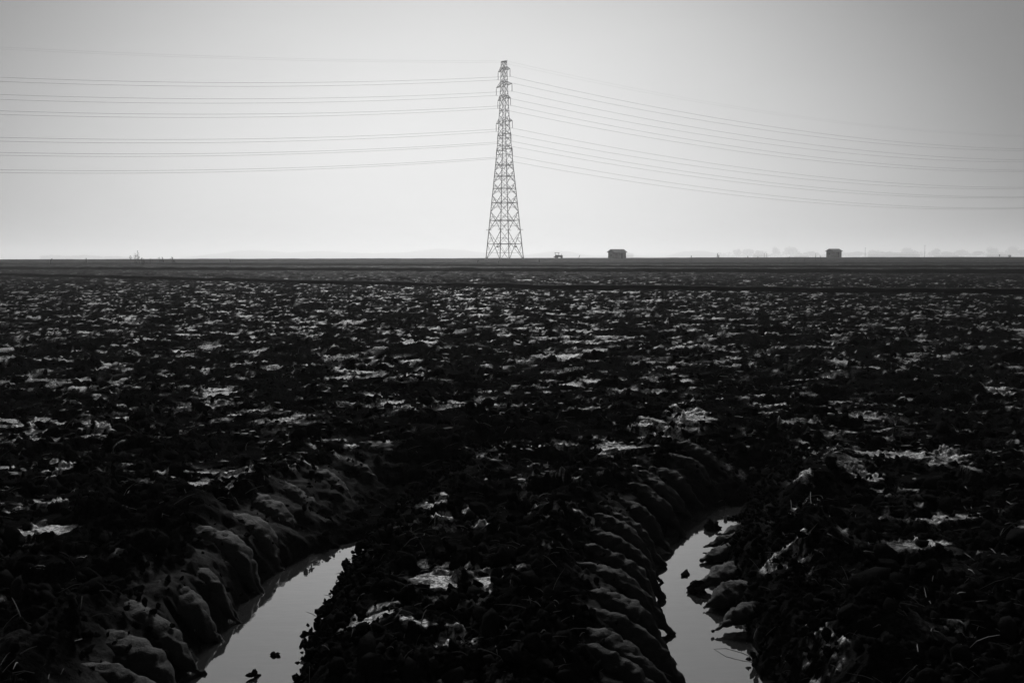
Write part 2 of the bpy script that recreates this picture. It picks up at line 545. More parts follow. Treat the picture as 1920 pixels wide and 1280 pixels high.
WATER_IOR = 6.5
M_WATER = water_mat()
for P, y1 in ((LP, 6.9), (RP, 7.45)):
    b = MB(); ys = np.linspace(1.5, y1, 40); xs = path_x(P, ys)
    vs = [(x - .46, y, WATER) for x, y in zip(xs, ys)] + [(x + .46, y, WATER) for x, y in zip(xs, ys)]
    b.add(vs, [(i, 40 + i, 41 + i, i + 1) for i in range(39)])
    o = b.build('puddle', M_WATER); tag(o, kind='structure')


# ------------------------------------------------------------------ loose clods and straw
def ico(sub):
    bm = bmesh.new(); bmesh.ops.create_icosphere(bm, subdivisions=sub, radius=1.0)
    bm.verts.ensure_lookup_table()
    v = np.array([tuple(x.co) for x in bm.verts]); f = np.array([[x.index for x in t.verts] for t in bm.faces])
    bm.free(); return v, f


def lump(v, seed, amt=.45):
    rs = np.random.RandomState(seed)
    out_ = v.copy(); d = np.zeros(len(v))
    for k in range(7):
        dr = rs.normal(size=3); dr /= np.linalg.norm(dr)
        d += np.clip(v @ dr * 1.6 - .35, 0, 1) * rs.uniform(-1, 1)
    for k in range(5):
        dr = rs.normal(size=3) * 3.2
        d += .35 * np.sin(v @ dr + rs.uniform(0, 6))
    out_ *= (1 + amt * d)[:, None]
    # sheared flat faces
    for k in range(4):
        dr = rs.normal(size=3); dr /= np.linalg.norm(dr); c = rs.uniform(.45, .8)
        s = out_ @ dr; out_ -= np.clip(s - c, 0, None)[:, None] * dr[None]
    return out_


def ragged(v, seed, amt):
    x, y, z = v.T
    d = perlin(x * 2.3 + z, y * 2.3 - z * .7, seed) + .6 * perlin(x * 5 - z * 2, y * 5 + z * 3, seed + 1) + .5 * perlin(x * 11 + z * 6, z * 11 - y * 5, seed + 2)
    return v * (1 + amt * d)[:, None]


def np_mesh(name, V, T, smooth):
    me = bpy.data.meshes.new(name)
    me.vertices.add(len(V)); me.vertices.foreach_set('co', V.astype(np.float32).ravel())
    k = T.shape[1]
    me.loops.add(T.size); me.loops.foreach_set('vertex_index', T.astype(np.int32).ravel())
    me.polygons.add(len(T)); me.polygons.foreach_set('loop_start', (np.arange(len(T)) * k).astype(np.int32))
    me.polygons.foreach_set('use_smooth', np.full(len(T), smooth))
    me.update(calc_edges=True); me.validate()
    return me


def scatter(n, seed, rmax, flake):
    rs = np.random.RandomState(seed)
    u = rs.uniform(0, 1, n)
    rad = 4.0 * (rmax / 4.0) ** (u ** (.8 if flake else 1.15))
    an = np.radians(rs.uniform(-31, 31, n))
    X = rad * np.sin(an); Y = -.6 + rad * np.cos(an)
    Z, fl, wm, inr = field(X, Y)
    if flake:
        pt = .5 + .75 * fbm(X / 1.9, Y / 1.3, 200, 2)
        ok = (inr < .15) & (rs.uniform(.15, .85, n) < pt) & (Y > 6.5)
    else:
        ok = (Z > WATER) & ~((wm > .35) & (rs.uniform(0, 1, n) < .5)) & ~((inr > .5) & (rs.uniform(0, 1, n) < .3)) & ~((fl > .5) & (rs.uniform(0, 1, n) < .8))
    X, Y, Z, inr = X[ok], Y[ok], Z[ok], inr[ok]
    nrut = 0
    if not flake:                       # crumbs that fell down the rut walls and line the water
        nrut = 3200
        Yr = rs.uniform(3.7, 7.9, nrut); pick = rs.randint(2, size=nrut)
        tr = rs.choice([-1, 1], nrut, p=[.13, .87]) * np.clip(np.abs(rs.normal(.36, .15, nrut)), .14, .75)
        Xr = np.where(pick == 0, path_x(LP, Yr), path_x(RP, Yr)) + tr
        Zr = field(Xr, Yr)[0]
        k = Zr > WATER - .035
        Zr = np.where((np.abs(tr) < .55) & (np.abs(tr) > .2), Zr + rs.uniform(0, .07, nrut), Zr)
        X = np.concatenate([X, Xr[k]]); Y = np.concatenate([Y, Yr[k]]); Z = np.concatenate([Z, Zr[k]]); inr = np.concatenate([inr, np.zeros(k.sum())]); nrut = int(k.sum())
    sets = []
    for sub in (2, 1):
        V0, T0 = ico(sub); sets.append((V0, T0, [lump(V0, 100 + i) for i in range(14)]))
    size = np.clip(np.exp(rs.normal(-4.05, .5, len(X))), .007, .06) * (1 - .55 * inr)
    if nrut: size[-nrut:] = np.clip(np.exp(rs.normal(-4.5, .45, nrut)), .006, .028) * np.where(tr[k] < 0, .75, 1)
    if flake: size = np.clip(np.exp(rs.normal(-4.2, .45, len(X))), .008, .035)
    Vs, Ts, off = [], [], 0
    for i in range(len(X)):
        V0, T0, var = sets[0 if Y[i] < 10 and not flake and size[i] > .011 else 1]
        v = var[rs.randint(14)]
        if flake:
            q = (Quaternion((0, 0, 1), rs.uniform(0, 6.28)) @ Quaternion((1, 0, 0), rs.normal(0, .14))).to_matrix()
            v = v * np.array([1.5, 1.0, .22]) * size[i]
        else:
            q = Quaternion(rs.normal(size=4)).normalized().to_matrix()
            v = v * np.array([1.25, 1.0, .75]) * size[i]
        v = v @ np.array(q.transposed()) + np.array([X[i], Y[i], Z[i] + size[i] * (.12 if flake else .25)])
        Vs.append(v); Ts.append(T0 + off); off += len(V0)
    return np_mesh('scatter', np.concatenate(Vs), np.concatenate(Ts), True)


clods = link('loose_clods', scatter(11500, 5, 34, False), M_CLOD)
tag(clods, 'loose crumbled wet clods strewn over the ploughed field', 'clods', kind='stuff')


M_GLINT = mud_material('flake painted as glint', False, .12, .45)  # flakes added in a pale colour to stand for glints
flakes = link('glint_flakes', scatter(16000, 6, 45, True), M_GLINT)
tag(flakes, 'flat flakes of clay painted pale as glints, lying between the dark clods', 'clay flakes', kind='stuff')


def scatter_straw(n):
    rs = np.random.RandomState(9)
    rad = 4.0 * (26 / 4.0) ** (rs.uniform(0, 1, n))
    an = np.radians(rs.uniform(-32, 32, n))
    X = rad * np.sin(an); Y = -.6 + rad * np.cos(an)
    cl = .5 + .8 * fbm(X / 1.6, Y / 1.6, 300, 2)
    keep = cl > rs.uniform(.1, .9, n)
    X, Y = X[keep], Y[keep]
    Z, fl, wm, inr = field(X, Y)
    ok = (Z > WATER) & (wm < .4); X, Y, Z = X[ok], Y[ok], Z[ok]
    V, T = [], []
    for i in range(len(X)):
        ln = rs.gamma(3, .018) + .025; wd = rs.uniform(.001, .003)
        a = rs.uniform(0, 6.283); el = abs(rs.normal(0, .35)); bend = rs.normal(0, .2)
        p = np.array([X[i], Y[i], Z[i] + .004]); pts = [p]
        for k in range(3):
            d = np.array([math.cos(a) * math.cos(el), math.sin(a) * math.cos(el), math.sin(el)])
            p = p + d * ln / 3; pts.append(p); a += bend / 3 + rs.normal(0, .06); el -= rs.uniform(0, .4)
        b0 = len(V)
        for k, pt in enumerate(pts):
            ww = wd * (1, .95, .8, .4)[k]
            sd_ = np.array([-math.sin(a), math.cos(a), 0])
            V += [pt + sd_ * ww, pt - sd_ * ww, pt + np.array([0, 0, ww * 1.3])]
        for k in range(3):
            for m_ in range(3):
                c = b0 + k * 3 + m_; e = b0 + k * 3 + (m_ + 1) % 3
                T.append((c, e, e + 3)); T.append((c, e + 3, c + 3))
    return np_mesh('straw', np.array(V), np.array(T), False)


straw = link('straw', scatter_straw(10000), M_STRAW)
tag(straw, 'scattered broken straw and stubble lying on the dark clods', 'straw', kind='stuff')

# lug prints: the chunky ridges that tyre treads pressed into the rut walls, each one a piece of the ground
M_RIDGE = mud_material('pressed wet clay', False, .012, .10)


def tread_ridge(top, bot, wdt, thk, seed):
    rs = np.random.RandomState(seed)
    top = np.array(top, float); bot = np.array(bot, float)
    ns, nr_ = 36, 26
    ax = bot - top; L = np.linalg.norm(ax); a = ax / L
    sd_ = np.cross(a, [0, 0, 1.0]); sd_ /= np.linalg.norm(sd_); up = np.cross(sd_, a)
    if up[2] < 0: up = -up
    V = []
    kink = rs.uniform(-.05, .05)
    for i in range(ns):
        f = i / (ns - 1)
        prof = (math.sin(math.pi * min(f * 1.15, .5)) ** .8) * (1 - sst(.50, 1.0, np.array([f]))[0] * .85)
        c = top + ax * f + up * (.2 * thk * math.sin(math.pi * f) - thk * .55) + sd_ * kink * math.sin(math.pi * f) + np.array([0, 0, .05 * f * f])
        for j in range(nr_):
            an = 2 * math.pi * j / nr_
            V.append(c + (sd_ * math.cos(an) * wdt + up * math.sin(an) * thk) * max(prof, .06))
    V = np.array(V)
    q = V * 1.0
    n1 = perlin(q[:, 0] * 9 + q[:, 2] * 4, q[:, 1] * 9 - q[:, 2] * 5, seed) * .019 + perlin(q[:, 0] * 23 - q[:, 2] * 9, q[:, 1] * 23 + q[:, 2] * 12, seed + 1) * .015 + perlin(q[:, 0] * 52 + q[:, 2] * 31, q[:, 1] * 52 - q[:, 2] * 27, seed + 2) * .011
    ctr = np.repeat(V.reshape(ns, nr_, 3).mean(1), nr_, axis=0)
    dr = V - ctr; dr /= (np.linalg.norm(dr, axis=1)[:, None] + 1e-6)
    n1 = n1 - .013 * np.abs(perlin(q[:, 0] * 13 + q[:, 2] * 7, q[:, 1] * 13 - q[:, 2] * 8, seed + 3)) ** .5 + .006   # cracks
    V = V + dr * n1[:, None]
    T = [(i * nr_ + j, i * nr_ + (j + 1) % nr_, (i + 1) * nr_ + (j + 1) % nr_, (i + 1) * nr_ + j) for i in range(ns - 1) for j in range(nr_)]
    me = np_mesh('tread_ridge', V, np.array(T), True)
    return link('tread_ridge', me, M_RIDGE, ground)


def rut_pt(P, Y, t, z):
    sl_ = (path_x(P, Y + .1) - path_x(P, Y - .1)) / .2
    k = 1 / math.sqrt(1 + sl_ * sl_)
    return (float(path_x(P, Y)) + t * k, Y - t * sl_ * k, z)


rs_ = np.random.RandomState(21)
sd0 = 500
for P, sg, y0, y1, sp, t0, t1, z0, wdt, thk in (
        (LP, -1, 3.7, 7.7, .36, -.60, -.13, .045, .125, .095),
        (RP, -1, 3.7, 7.6, .265, -.50, -.08, .06, .09, .08),
        (RP, 1, 4.8, 6.6, .27, .40, .12, -.17, .08, .04)):
    Y = y0
    while Y < y1:
        far = max(0.0, (Y - 6.4) / 1.3)
        g_ = rs_.uniform(.78, 1.15)
        zt = z0 + rs_.uniform(-.05, .03)
        zb = -.315 + .14 * far
        dy = -.14 + rs_.uniform(-.05, .05)
        sd0 += 7
        tread_ridge(rut_pt(P, Y, t0 * rs_.uniform(.92, 1.08), zt), rut_pt(P, Y + dy, t1 * rs_.uniform(.55, 1.15), zb), wdt * g_ * rs_.uniform(.85, 1.1), thk * g_, sd0)
        Y += sp * rs_.uniform(.72, 1.3)

# clods standing in the water, one by one
V0, T0 = ico(4)
for i, (px, py, s, lab) in enumerate((
        (1306, 1104, .050, 'big ragged mud clod standing in the right puddle near its right bank'),
        (1281, 1078, .022, 'tiny dark mud crumb alone in the middle of the right puddle'),
        (516, 1228, .019, 'small mud clod alone in the near end of the left puddle'),
        (478, 1268, .022, 'flat mud crumb at the bottom edge of the left puddle'),
        (1336, 990, .040, 'dark clod splitting the narrow far end of the right puddle'),
        (1376, 972, .032, 'clod in the last sliver of water of the right rut'))):
    x, y = gp(px, py, WATER)
    o = link('mud_clod', np_mesh('mud_clod', ragged(lump(V0, 300 + i, .6), 300 + i, .22) * s * np.array([1.3, 1, .8]), T0, False), M_CLOD)
    o.location = (x, y, WATER + s * .2); o.rotation_euler = (0, 0, i * 1.3)
    tag(o, lab, 'clod')

# ------------------------------------------------------------------ low earth banks across the field


def ground_z(x, y):
    return float(base_height(np.array([x]), np.array([y]))[0])


def bank(pts, hgt, wid, seed, name='earth_bank'):
    pts = np.array(pts, float)
    n = 420
    d = np.concatenate([[0], np.cumsum(np.hypot(*np.diff(pts, axis=0).T))])
    sN = np.linspace(0, d[-1], n)
    x = np.interp(sN, d, pts[:, 0]); y = np.interp(sN, d, pts[:, 1])
    y = y + .25 * perlin(sN / 9, sN * 0 + seed, seed)
    prof = [(-1.0, -.06), (-.62, .35), (-.36, .85), (-.1, 1.0), (.18, .95), (.6, .45), (1.0, -.06)]
    vs, fs = [], []
    k = len(prof)
    hz = ground_zs(x, y)
    for i in range(n):
        hh = hgt * (1 + .22 * float(perlin(np.array([sN[i] / 2.3]), np.array([.3]), seed + 1)[0]) + .12 * float(perlin(np.array([sN[i] * 1.4]), np.array([.7]), seed + 2)[0]))
        for (a, b_) in prof:
            vs.append((x[i], y[i] + a * wid * .5, hz[i] - .04 + b_ * hh + .04))
    for i in range(n - 1):
        for j in range(k - 1):
            fs.append((i * k + j, (i + 1) * k + j, (i + 1) * k + j + 1, i * k + j + 1))
    b = MB(); b.v = vs; b.f = fs
    o = b.build(name, M_BANK, None, True)
    return tag(o, kind='structure')


def ground_zs(x, y): return base_height(x, y)


M_BANK = grey('smooth wet earth bank', .008, .95, .06, .4, 2, .3)
bank([(-95, 139), (-47, 93), (0, 49.5), (20.5, 39.5), (50, 25)], .22, .8, 7)
bank([(-140, 210), (-78, 152), (0, 111), (45, 89), (110, 62)], .40, 1.6, 17)
bank([(-80, 226), (-20, 190), (30, 150), (72, 140), (150, 120)], .34, 1.6, 27)
bank([(-190, 250), (-100, 238), (-20, 222), (60, 205), (170, 190)], .30, 1.8, 37)

# ------------------------------------------------------------------ the pylon
TY = 350.0
PB = at(946.2, 487.3, TY)
tower = empty('transmission_pylon', PB, 0, 'tall lattice steel pylon with six pairs of crossarms standing alone in the field', 'pylon')
MPP = TY / F


def zpx(y): return at(946.2, y, TY).z - PB.z


TOPZ = zpx(116)
HW = [(115, 5.2), (160, 6.5), (186, 7.7), (230, 9.8), (281, 13.5), (487.3, 35.3)]


def diag(z):
    return float(np.interp(z, [zpx(a) for a, _ in HW[::-1]], [b for _, b in HW[::-1]])) * MPP / math.cos(R(13.2))


CA = [R(-13.2 + 90 * k) for k in range(4)]


def corner(k, z):
    D = diag(z)
    return Vector((D * math.cos(CA[k % 4]), D * math.sin(CA[k % 4]), z))


def angle_iron():
    b = MB(); t = .16
    b.prism([(-.5, -.5), (.5, -.5), (.5, -.5 + t), (-.5 + t, -.5 + t), (-.5 + t, .5), (-.5, .5)], 0, 1)
    return b.mesh('angle_iron')


AI = angle_iron(); AI.materials.append(M_STEEL)


def member(name, a, b, wd, parent):
    a = Vector(a); b = Vector(b); d = b - a
    q = d.to_track_quat('X', 'Z')
    o = link(name, AI, None, parent)
    o.matrix_local = Matrix.Translation(a) @ q.to_matrix().to_4x4() @ Matrix.Diagonal((d.length, wd, wd, 1))
    return o


nodes_y = [487.3, 432.7, 396.6, 366, 342.5, 320, 300.6, 281, 266, 253, 241, 229.5, 215, 200.5, 186.4, 173.5, 161, 146.5, 132.5, 124, 116]
NZ = [zpx(y) for y in nodes_y]
for k in range(4):
    b = MB()
    lv = [z for z in NZ]
    for i in range(len(lv) - 1):
        r = .17 - .08 * lv[i] / TOPZ
        b.bar(corner(k, lv[i]), corner(k, lv[i + 1]), r, 4, r * .97)
    b.build('leg', M_STEEL, tower)
    b = MB(); c = corner(k, 0)
    b.box((c.x, c.y, -.2), (1.3, 1.3, .9)); b.box((c.x, c.y, .35), (.8, .8, .25))
    b.build('footing', M_FARWALL, tower)
sec = MB()
for i in range(len(NZ) - 1):
    z0, z1 = NZ[i], NZ[i + 1]
    big = i < 6
    wd = .135 if i < 3 else .115 if big else .095
    for k in range(4):
        a0, a1, b0, b1 = corner(k, z0), corner(k, z1), corner(k + 1, z0), corner(k + 1, z1)
        member('diagonal_brace', a0, b1, wd, tower)
        member('diagonal_brace', b0, a1, wd, tower)
        # horizontal through the crossing of the diagonals
        wa, wb = (a0 - b0).length, (a1 - b1).length
        zc = z0 + (z1 - z0) * wa / (wa + wb)
        if i < 8 or i % 2 == 0:
            member('horizontal_brace', corner(k, zc), corner(k + 1, zc), (.17 if i < 3 else .12), tower)
        if big:
            # redundant members: short struts between leg and diagonal
            mid = (corner(k, zc) + corner(k + 1, zc)) * .5
            for (p, q_) in ((a0, b1), (b0, a1)):
                for f in (.25, .75):
                    pt = p.lerp(q_, f)
                    kk = k if ((f < .5) == (p is a0)) else k + 1
                    sec.bar(pt, corner(kk, pt.z), .05, 4)
                    lz = zc if f < .5 else zc
                    sec.bar(pt, corner(kk, lz), .045, 4)
                    if f < .5: sec.bar(pt, (corner(k, pt.z) + corner(k + 1, pt.z)) * .5, .035, 4)
            # plan bracing
            m0 = (corner(k, zc) + corner(k + 1, zc)) * .5; m1 = (corner(k + 1, zc) + corner(k + 2, zc)) * .5
            sec.bar(m0, m1, .05, 4)
o = sec.build('bracing', M_STEEL, tower); o['kind'] = 'stuff'
# arms: bottom chord level, hanging strings at the tips
AD = Vector((math.cos(R(-58.2)), math.sin(R(-58.2)), 0)); AP = Vector((-AD.y, AD.x, 0))
ARMS = [(132.5, 3.95), (161, 5.2), (186.4, 4.2), (229.5, 5.4), (253, 4.5), (281, 5.4)]
WIRE_PT = {}
for li, (y, Ln) in enumerate(ARMS):
    z = zpx(y); zt = z + (1.45 if li < 4 else 1.25)
    for sgn in (1, -1):
        d = AD * sgn
        half = diag(z) / math.sqrt(2); halft = diag(zt) / math.sqrt(2)
        tip = d * Ln + Vector((0, 0, z))
        b = MB()
        for s in (1, -1):
            r0 = d * half + AP * s * half + Vector((0, 0, z)); rt = d * halft + AP * s * halft + Vector((0, 0, zt))
            b.bar(r0, tip, .085); b.bar(rt, tip, .075)
            for f in (.33, .66):
                b.bar(r0.lerp(tip, f), rt.lerp(tip, f), .045)
            b.bar(r0.lerp(tip, .33), rt, .045)
        for f in (.0, .4, .7):
            p1 = (d * half + AP * half + Vector((0, 0, z))).lerp(tip, f); p2 = (d * half - AP * half + Vector((0, 0, z))).lerp(tip, f)
            b.bar(p1, p2, .05)
        arm = b.build('crossarm', M_STEEL, tower)
        ins = MB(); L_ = 2.55
        ins.bar(tip, tip - Vector((0, 0, L_)), .05, 6)
        for q in range(11):
            zz = -.35 - q * .185
            ins.bar(tip + Vector((0, 0, zz)), tip + Vector((0, 0, zz - .09)), .15, 8, .09)
        ins.bar(tip - Vector((0, 0, L_)) - d.cross(Vector((0, 0, 1))) * .3, tip - Vector((0, 0, L_)) + d.cross(Vector((0, 0, 1))) * .3, .06, 6)
        ins.build('insulator_string', M_GLASS, arm)
        WIRE_PT[(li, sgn)] = PB + tip - Vector((0, 0, L_ + .03))
b = MB()
ct = [corner(k, TOPZ) for k in range(4)]
for s in (1, -1):
    b.bar(AD * 1.6 * s + Vector((0, 0, TOPZ + .05)), Vector((0, 0, TOPZ + .25)), .12)
for k in range(4):
    b.bar(ct[k], ct[(k + 1) % 4], .12); b.bar(ct[k], ct[(k + 2) % 4] + Vector((0, 0, .003)), .1)
b.bar(ct[0], ct[0] + Vector((.15, 0, .55)), .09)
b.build('peak', M_STEEL, tower)
for k in range(4):
    z = zpx(431.5); c = corner(k, z); b = MB()
    e = Vector((c.x, c.y, 0)).normalized()
    for s in (0, .22):
        b.bar(c + Vector((-1.0, 0, s)), c + Vector((1.0, 0, s)), .05)
        b.bar(c + Vector((0, -1.0, s + .06)), c + Vector((0, 1.0, s + .06)), .05)
    b.build('climbing_guard', M_STEEL, tower)
for sx in (933, 967):
    p = at(sx, 462.5, TY - 1.5) - PB
    b = MB(); b.box(p, (.72, .06, .5)); b.build('warning_plate', M_PAINT, tower)

# ------------------------------------------------------------------ cables
ORD = ['topmost', 'second', 'third', 'fourth', 'fifth', 'lowest']
DR = Vector((237, 118, 0)).normalized(); DL = Vector((-154, -50, 0)).normalized()


def cable(p, label, sagl, sagr, r, group):
    pts = []
    SPL, SPR = 340.0, 420.0
    for i in range(48, 0, -1):
        s = SPL * i / 48
        q = p + DL * s; q.z = p.z - 4 * sagl * s * (SPL - s) / SPL ** 2; pts.append(q)
    for i in range(0, 49):
        s = SPR * i / 48
        q = p + DR * s; q.z = p.z - 4 * sagr * s * (SPR - s) / SPR ** 2; pts.append(q)
    b = MB(); b.tube([q - p for q in pts], r, 5)
    o = b.build('power_cable', M_WIRE, None, True); o.location = p
    return tag(o, label, 'power line', group)


for li in range(6):
    for sgn in (1, -1):
        side = 'nearer' if sgn > 0 else 'farther'
        lab = f'{side} cable of the pair on the {ORD[li]} crossarms of the pylon, sagging to both sides'
        cable(WIRE_PT[(li, sgn)], lab, 8.6, 13.3, .034, 'conductor cables strung from the pylon')
for s, nm in ((1, 'nearer'), (-1, 'farther')):
    cable(PB + AD * 1.6 * s + Vector((0, 0, TOPZ)), f'{nm} of the two faint earth wires strung from the very top of the pylon', 5.0, 12.5, .013, 'earth wires over the pylon')

# ------------------------------------------------------------------ two field sheds


def shed(px, py, Y, wpx, hpx, theta, label, pitch=.30):
    p = at(px, py, Y); m = Y / F
    p.z = ground_z(p.x, p.y) - .05 if py < 0 else p.z
    t = empty('field_shed', p, theta, label, 'shed', 'field sheds on the far levee')
    W = wpx * m; L = W * .80 / max(.3, math.cos(theta)); D = W * .45 / max(.25, abs(math.sin(theta)))
    D = min(D, 3.8); Hh = hpx * m; wallh = Hh * .74; rise = Hh - wallh
    x0, x1, y0, y1 = -L / 2, L / 2, -D / 2, D / 2
    th = .08
    b = MB(); b.box((0, y0 + th / 2, wallh / 2 - .2), (L, th, wallh + .4)); b.build('front_wall', M_WOODWALL, t)
    b = MB(); b.box((0, y1 - th / 2, wallh / 2 - .2), (L, th, wallh + .4)); b.build('rear_wall', M_WOODWALL, t)
    for xs in (x0 + th / 2, x1 - th / 2):
        b = MB()
        b.prism([(y0 + th, -.4), (y1 - th, -.4), (y1 - th, wallh), (0, wallh + rise - .06), (y0 + th, wallh)], xs - th / 2, xs + th / 2)
        b.build('gable_wall', M_WOODWALL, t)
    ov = .38
    for s in (1, -1):
        b = MB()
        e = D / 2 + ov; ez = wallh - rise * ov / (D / 2) + .02
        pr = [(0, wallh + rise), (s * e, ez), (s * e, ez + .07), (0, wallh + rise + .07)]
        b.prism(pr, x0 - ov, x1 + ov); b.build('roof_sheet', M_TIN, t)
        nrib = 12
        b = MB()
        for q in range(nrib + 1):
            xx = x0 - ov + (L + 2 * ov) * q / nrib
            b.bar((xx, 0, wallh + rise + .085), (xx, s * e, ez + .085), .03, 4)
        o_ = b.build('roof_rib', M_TIN, t); o_['kind'] = 'stuff'
    b = MB(); b.box((x0 + L * .64, y0 - .02, wallh * .40), (.95, .05, wallh * .8)); b.build('door', grey('darker door board', .04, .9), t)
    b = MB()
    for q in range(16):
        b.box((x0 + L * (q + .5) / 16, y0 - .012, wallh / 2), (.04, .03, wallh))
    o_ = b.build('batten', M_WOODWALL, t); o_['kind'] = 'stuff'
    b = MB(); b.box((x0 - .012, 0, wallh * .55), (.04, .8, .6)); b.build('window', M_GLASS, t)
    return t


shed(1157, 486.3, 385, 29, 18.6, R(34), 'larger grey gabled shed, nearer the pylon, with pale tin roof')
shed(1563.5, 482.2, 420, 24, 15.4, R(27), 'smaller dark gabled shed farther right, alone on the levee')

# ------------------------------------------------------------------ tractor on the levee
p = at(1047, 484.5, 425)
tr = empty('tractor', p, R(0), 'small dark canopied tractor parked on the levee between pylon and shed', 'tractor')


def wheel(x, y, r, wdt):
    w_ = MB()
    n = 18
    ring = []
    for i in range(n):
        a = 2 * math.pi * i / n
        ring.append((math.cos(a), math.sin(a)))
    prof = [(-wdt / 2, r * .62), (-wdt / 2, r * .93), (-wdt * .3, r), (wdt * .3, r), (wdt / 2, r * .93), (wdt / 2, r * .62)]
    vs = [(x + c * q, y + o_, r + s * q) for (c, s) in ring for (o_, q) in prof]
    k = len(prof)
    fs = [(i * k + j, i * k + (j + 1) % k, ((i + 1) % n) * k + (j + 1) % k, ((i + 1) % n) * k + j) for i in range(n) for j in range(k)]
    w_.add(vs, fs)
    wo = w_.build('wheel', M_RUBBER, tr)
    h_ = MB(); h_.bar((x, y - wdt * .35, r), (x, y + wdt * .35, r), r * .63, 14); h_.build('rim', M_PAINT, wo)


for sy in (-.75, .75):
    wheel(-.75, sy, .72, .42)
    wheel(1.35, sy * .85, .46, .28)
b = MB(); b.box((.95, 0, 1.05), (1.6, .75, .7)); b.box((-.6, 0, 1.0), (1.5, .9, .8)); b.box((.95, 0, 1.3), (1.45, .5, .1)); b.box((1.76, 0, .95), (.08, .5, .42)); b.box((.2, 0, .72), (2.6, .4, .35))
b.build('body', M_PAINT, tr)
b = MB(); b.box((-.75, -.75, 1.5), (1.15, .42, .06)); b.box((-.75, .75, 1.5), (1.15, .42, .06)); b.build('mudguard', M_PAINT, tr)
b = MB(); b.box((-.7, 0, 1.1), (.5, .55, .12)); b.box((-.95, 0, 1.4), (.1, .55, .5)); b.build('seat', M_RUBBER, tr)
for sx in (-1.35, .15):
    for sy in (-.6, .6):
        b = MB(); b.bar((sx, sy, .9), (sx, sy, 2.36), .08); b.build('canopy_post', M_PAINT, tr)
b = MB(); b.box((-.6, 0, 2.42), (2.1, 1.5, .16)); b.build('canopy', M_PAINT, tr)
b = MB(); b.bar((1.35, .2, 1.3), (1.35, .2, 2.0), .05, 8); b.build('exhaust', M_PAINT, tr)
b = MB(); b.bar((.1, 0, 1.2), (-.15, 0, 1.65), .03); b.bar((-.16, -.2, 1.66), (-.16, .2, 1.66), .03, 6); b.build('steering_wheel', M_RUBBER, tr)
b = MB(); b.box((-1.75, 0, .55), (.5, 1.9, .35)); b.box((-1.5, 0, .8), (.3, .5, .3)); b.build('rotary_tiller', M_PAINT, tr)


# ------------------------------------------------------------------ stakes and tall weeds
def stake(px, py, hpx, Y, label, lean=0.0, kink=0.0):
    q = at(px, py, Y); h = hpx * Y / F
    t = MB(); t.tube([(0, 0, -.3), (lean * .5, 0, h * .5), (lean, 0, h * .85), (lean + kink, 0, h)], [.11, .10, .09, .08], 6)
    o_ = t.build('wooden_stake', M_STAKE); o_.location = q
    return tag(o_, label, 'stake', 'stakes along the far banks')


stake(95, 497, 12, 230, 'stake with a bent top at the far left of the banks', .1, .35)
stake(122, 499, 6, 230, 'short stump of a stake right of the bent one at far left')
stake(162, 495, 11, 240, 'upright thin stake left of the tall weed clump')
stake(433, 496, 11, 240, 'dark leaning stake standing alone right of the weed clump', -.25)
stake(727, 497, 5, 240, 'short square stake in the bare strip left of the pylon')
stake(895, 497, 9, 230, 'forked stake just left of the pylon feet', .1, .3)
stake(935, 496, 6, 230, 'little stake in front of the pylon feet')
stake(1296, 487, 8, 300, 'upright stake on the bank right of the bigger shed')
stake(1011, 492, 5, 260, 'stubby stake below the tractor')
stake(1421, 490, 9, 300, 'thin post between the weeds left of the smaller shed')
stake(1085, 483, 5, 410, 'slanted stick on the levee between tractor and shed', .5)


def weed(px, py, hpx, Y, label, n=1, seed=0, bushy=False):
    rs = random.Random(seed)
    q = at(px, py, Y); h = hpx * Y / F
    t = empty('tall_weed', q, 0, label, 'weed', 'tall weeds along the far banks')
    for s in range(n):
        hh = h * (1 if s == 0 else rs.uniform(.5, .95)); ox, oy = rs.uniform(-.25, .25) * n * .5, rs.uniform(-.2, .2)
        pts = [(ox, oy, -.2)]; x, y = ox, oy
        for k in range(5):
            x += rs.uniform(-.06, .06) * h; y += rs.uniform(-.03, .03); pts.append((x, y, hh * (k + 1) / 5))
        b_ = MB(); b_.tube(pts, [.05, .045, .04, .035, .03, .02], 5); b_.build('stem', M_WEED, t)
        lf = MB()
        for k in range(46 if not bushy else 90):
            f = rs.uniform(.25, 1.0) if not bushy else rs.uniform(.02, 1.0)
            i = min(4, int(f * 5)); pa, pb = Vector(pts[i]), Vector(pts[i + 1]); c = pa.lerp(pb, f * 5 - i)
            sp = (.10 + .16 * (1 - f)) * h if not bushy else .28 * h * (1.1 - f * .7)
            c = c + Vector((rs.gauss(0, sp * .5), rs.gauss(0, sp * .5), rs.gauss(0, .04 * h)))
            e1 = Vector((rs.uniform(-1, 1), rs.uniform(-1, 1), rs.uniform(-1, 1))).normalized() * rs.uniform(.06, .15)
            e2 = Vector((rs.uniform(-1, 1), rs.uniform(-1, 1), rs.uniform(-1, 1))).normalized() * rs.uniform(.04, .10)
            lf.add([c - e1, c + e2, c + e1, c - e2], [(0, 1, 2, 3)])
        lf.build('leaves', M_WEED, t)
    return t


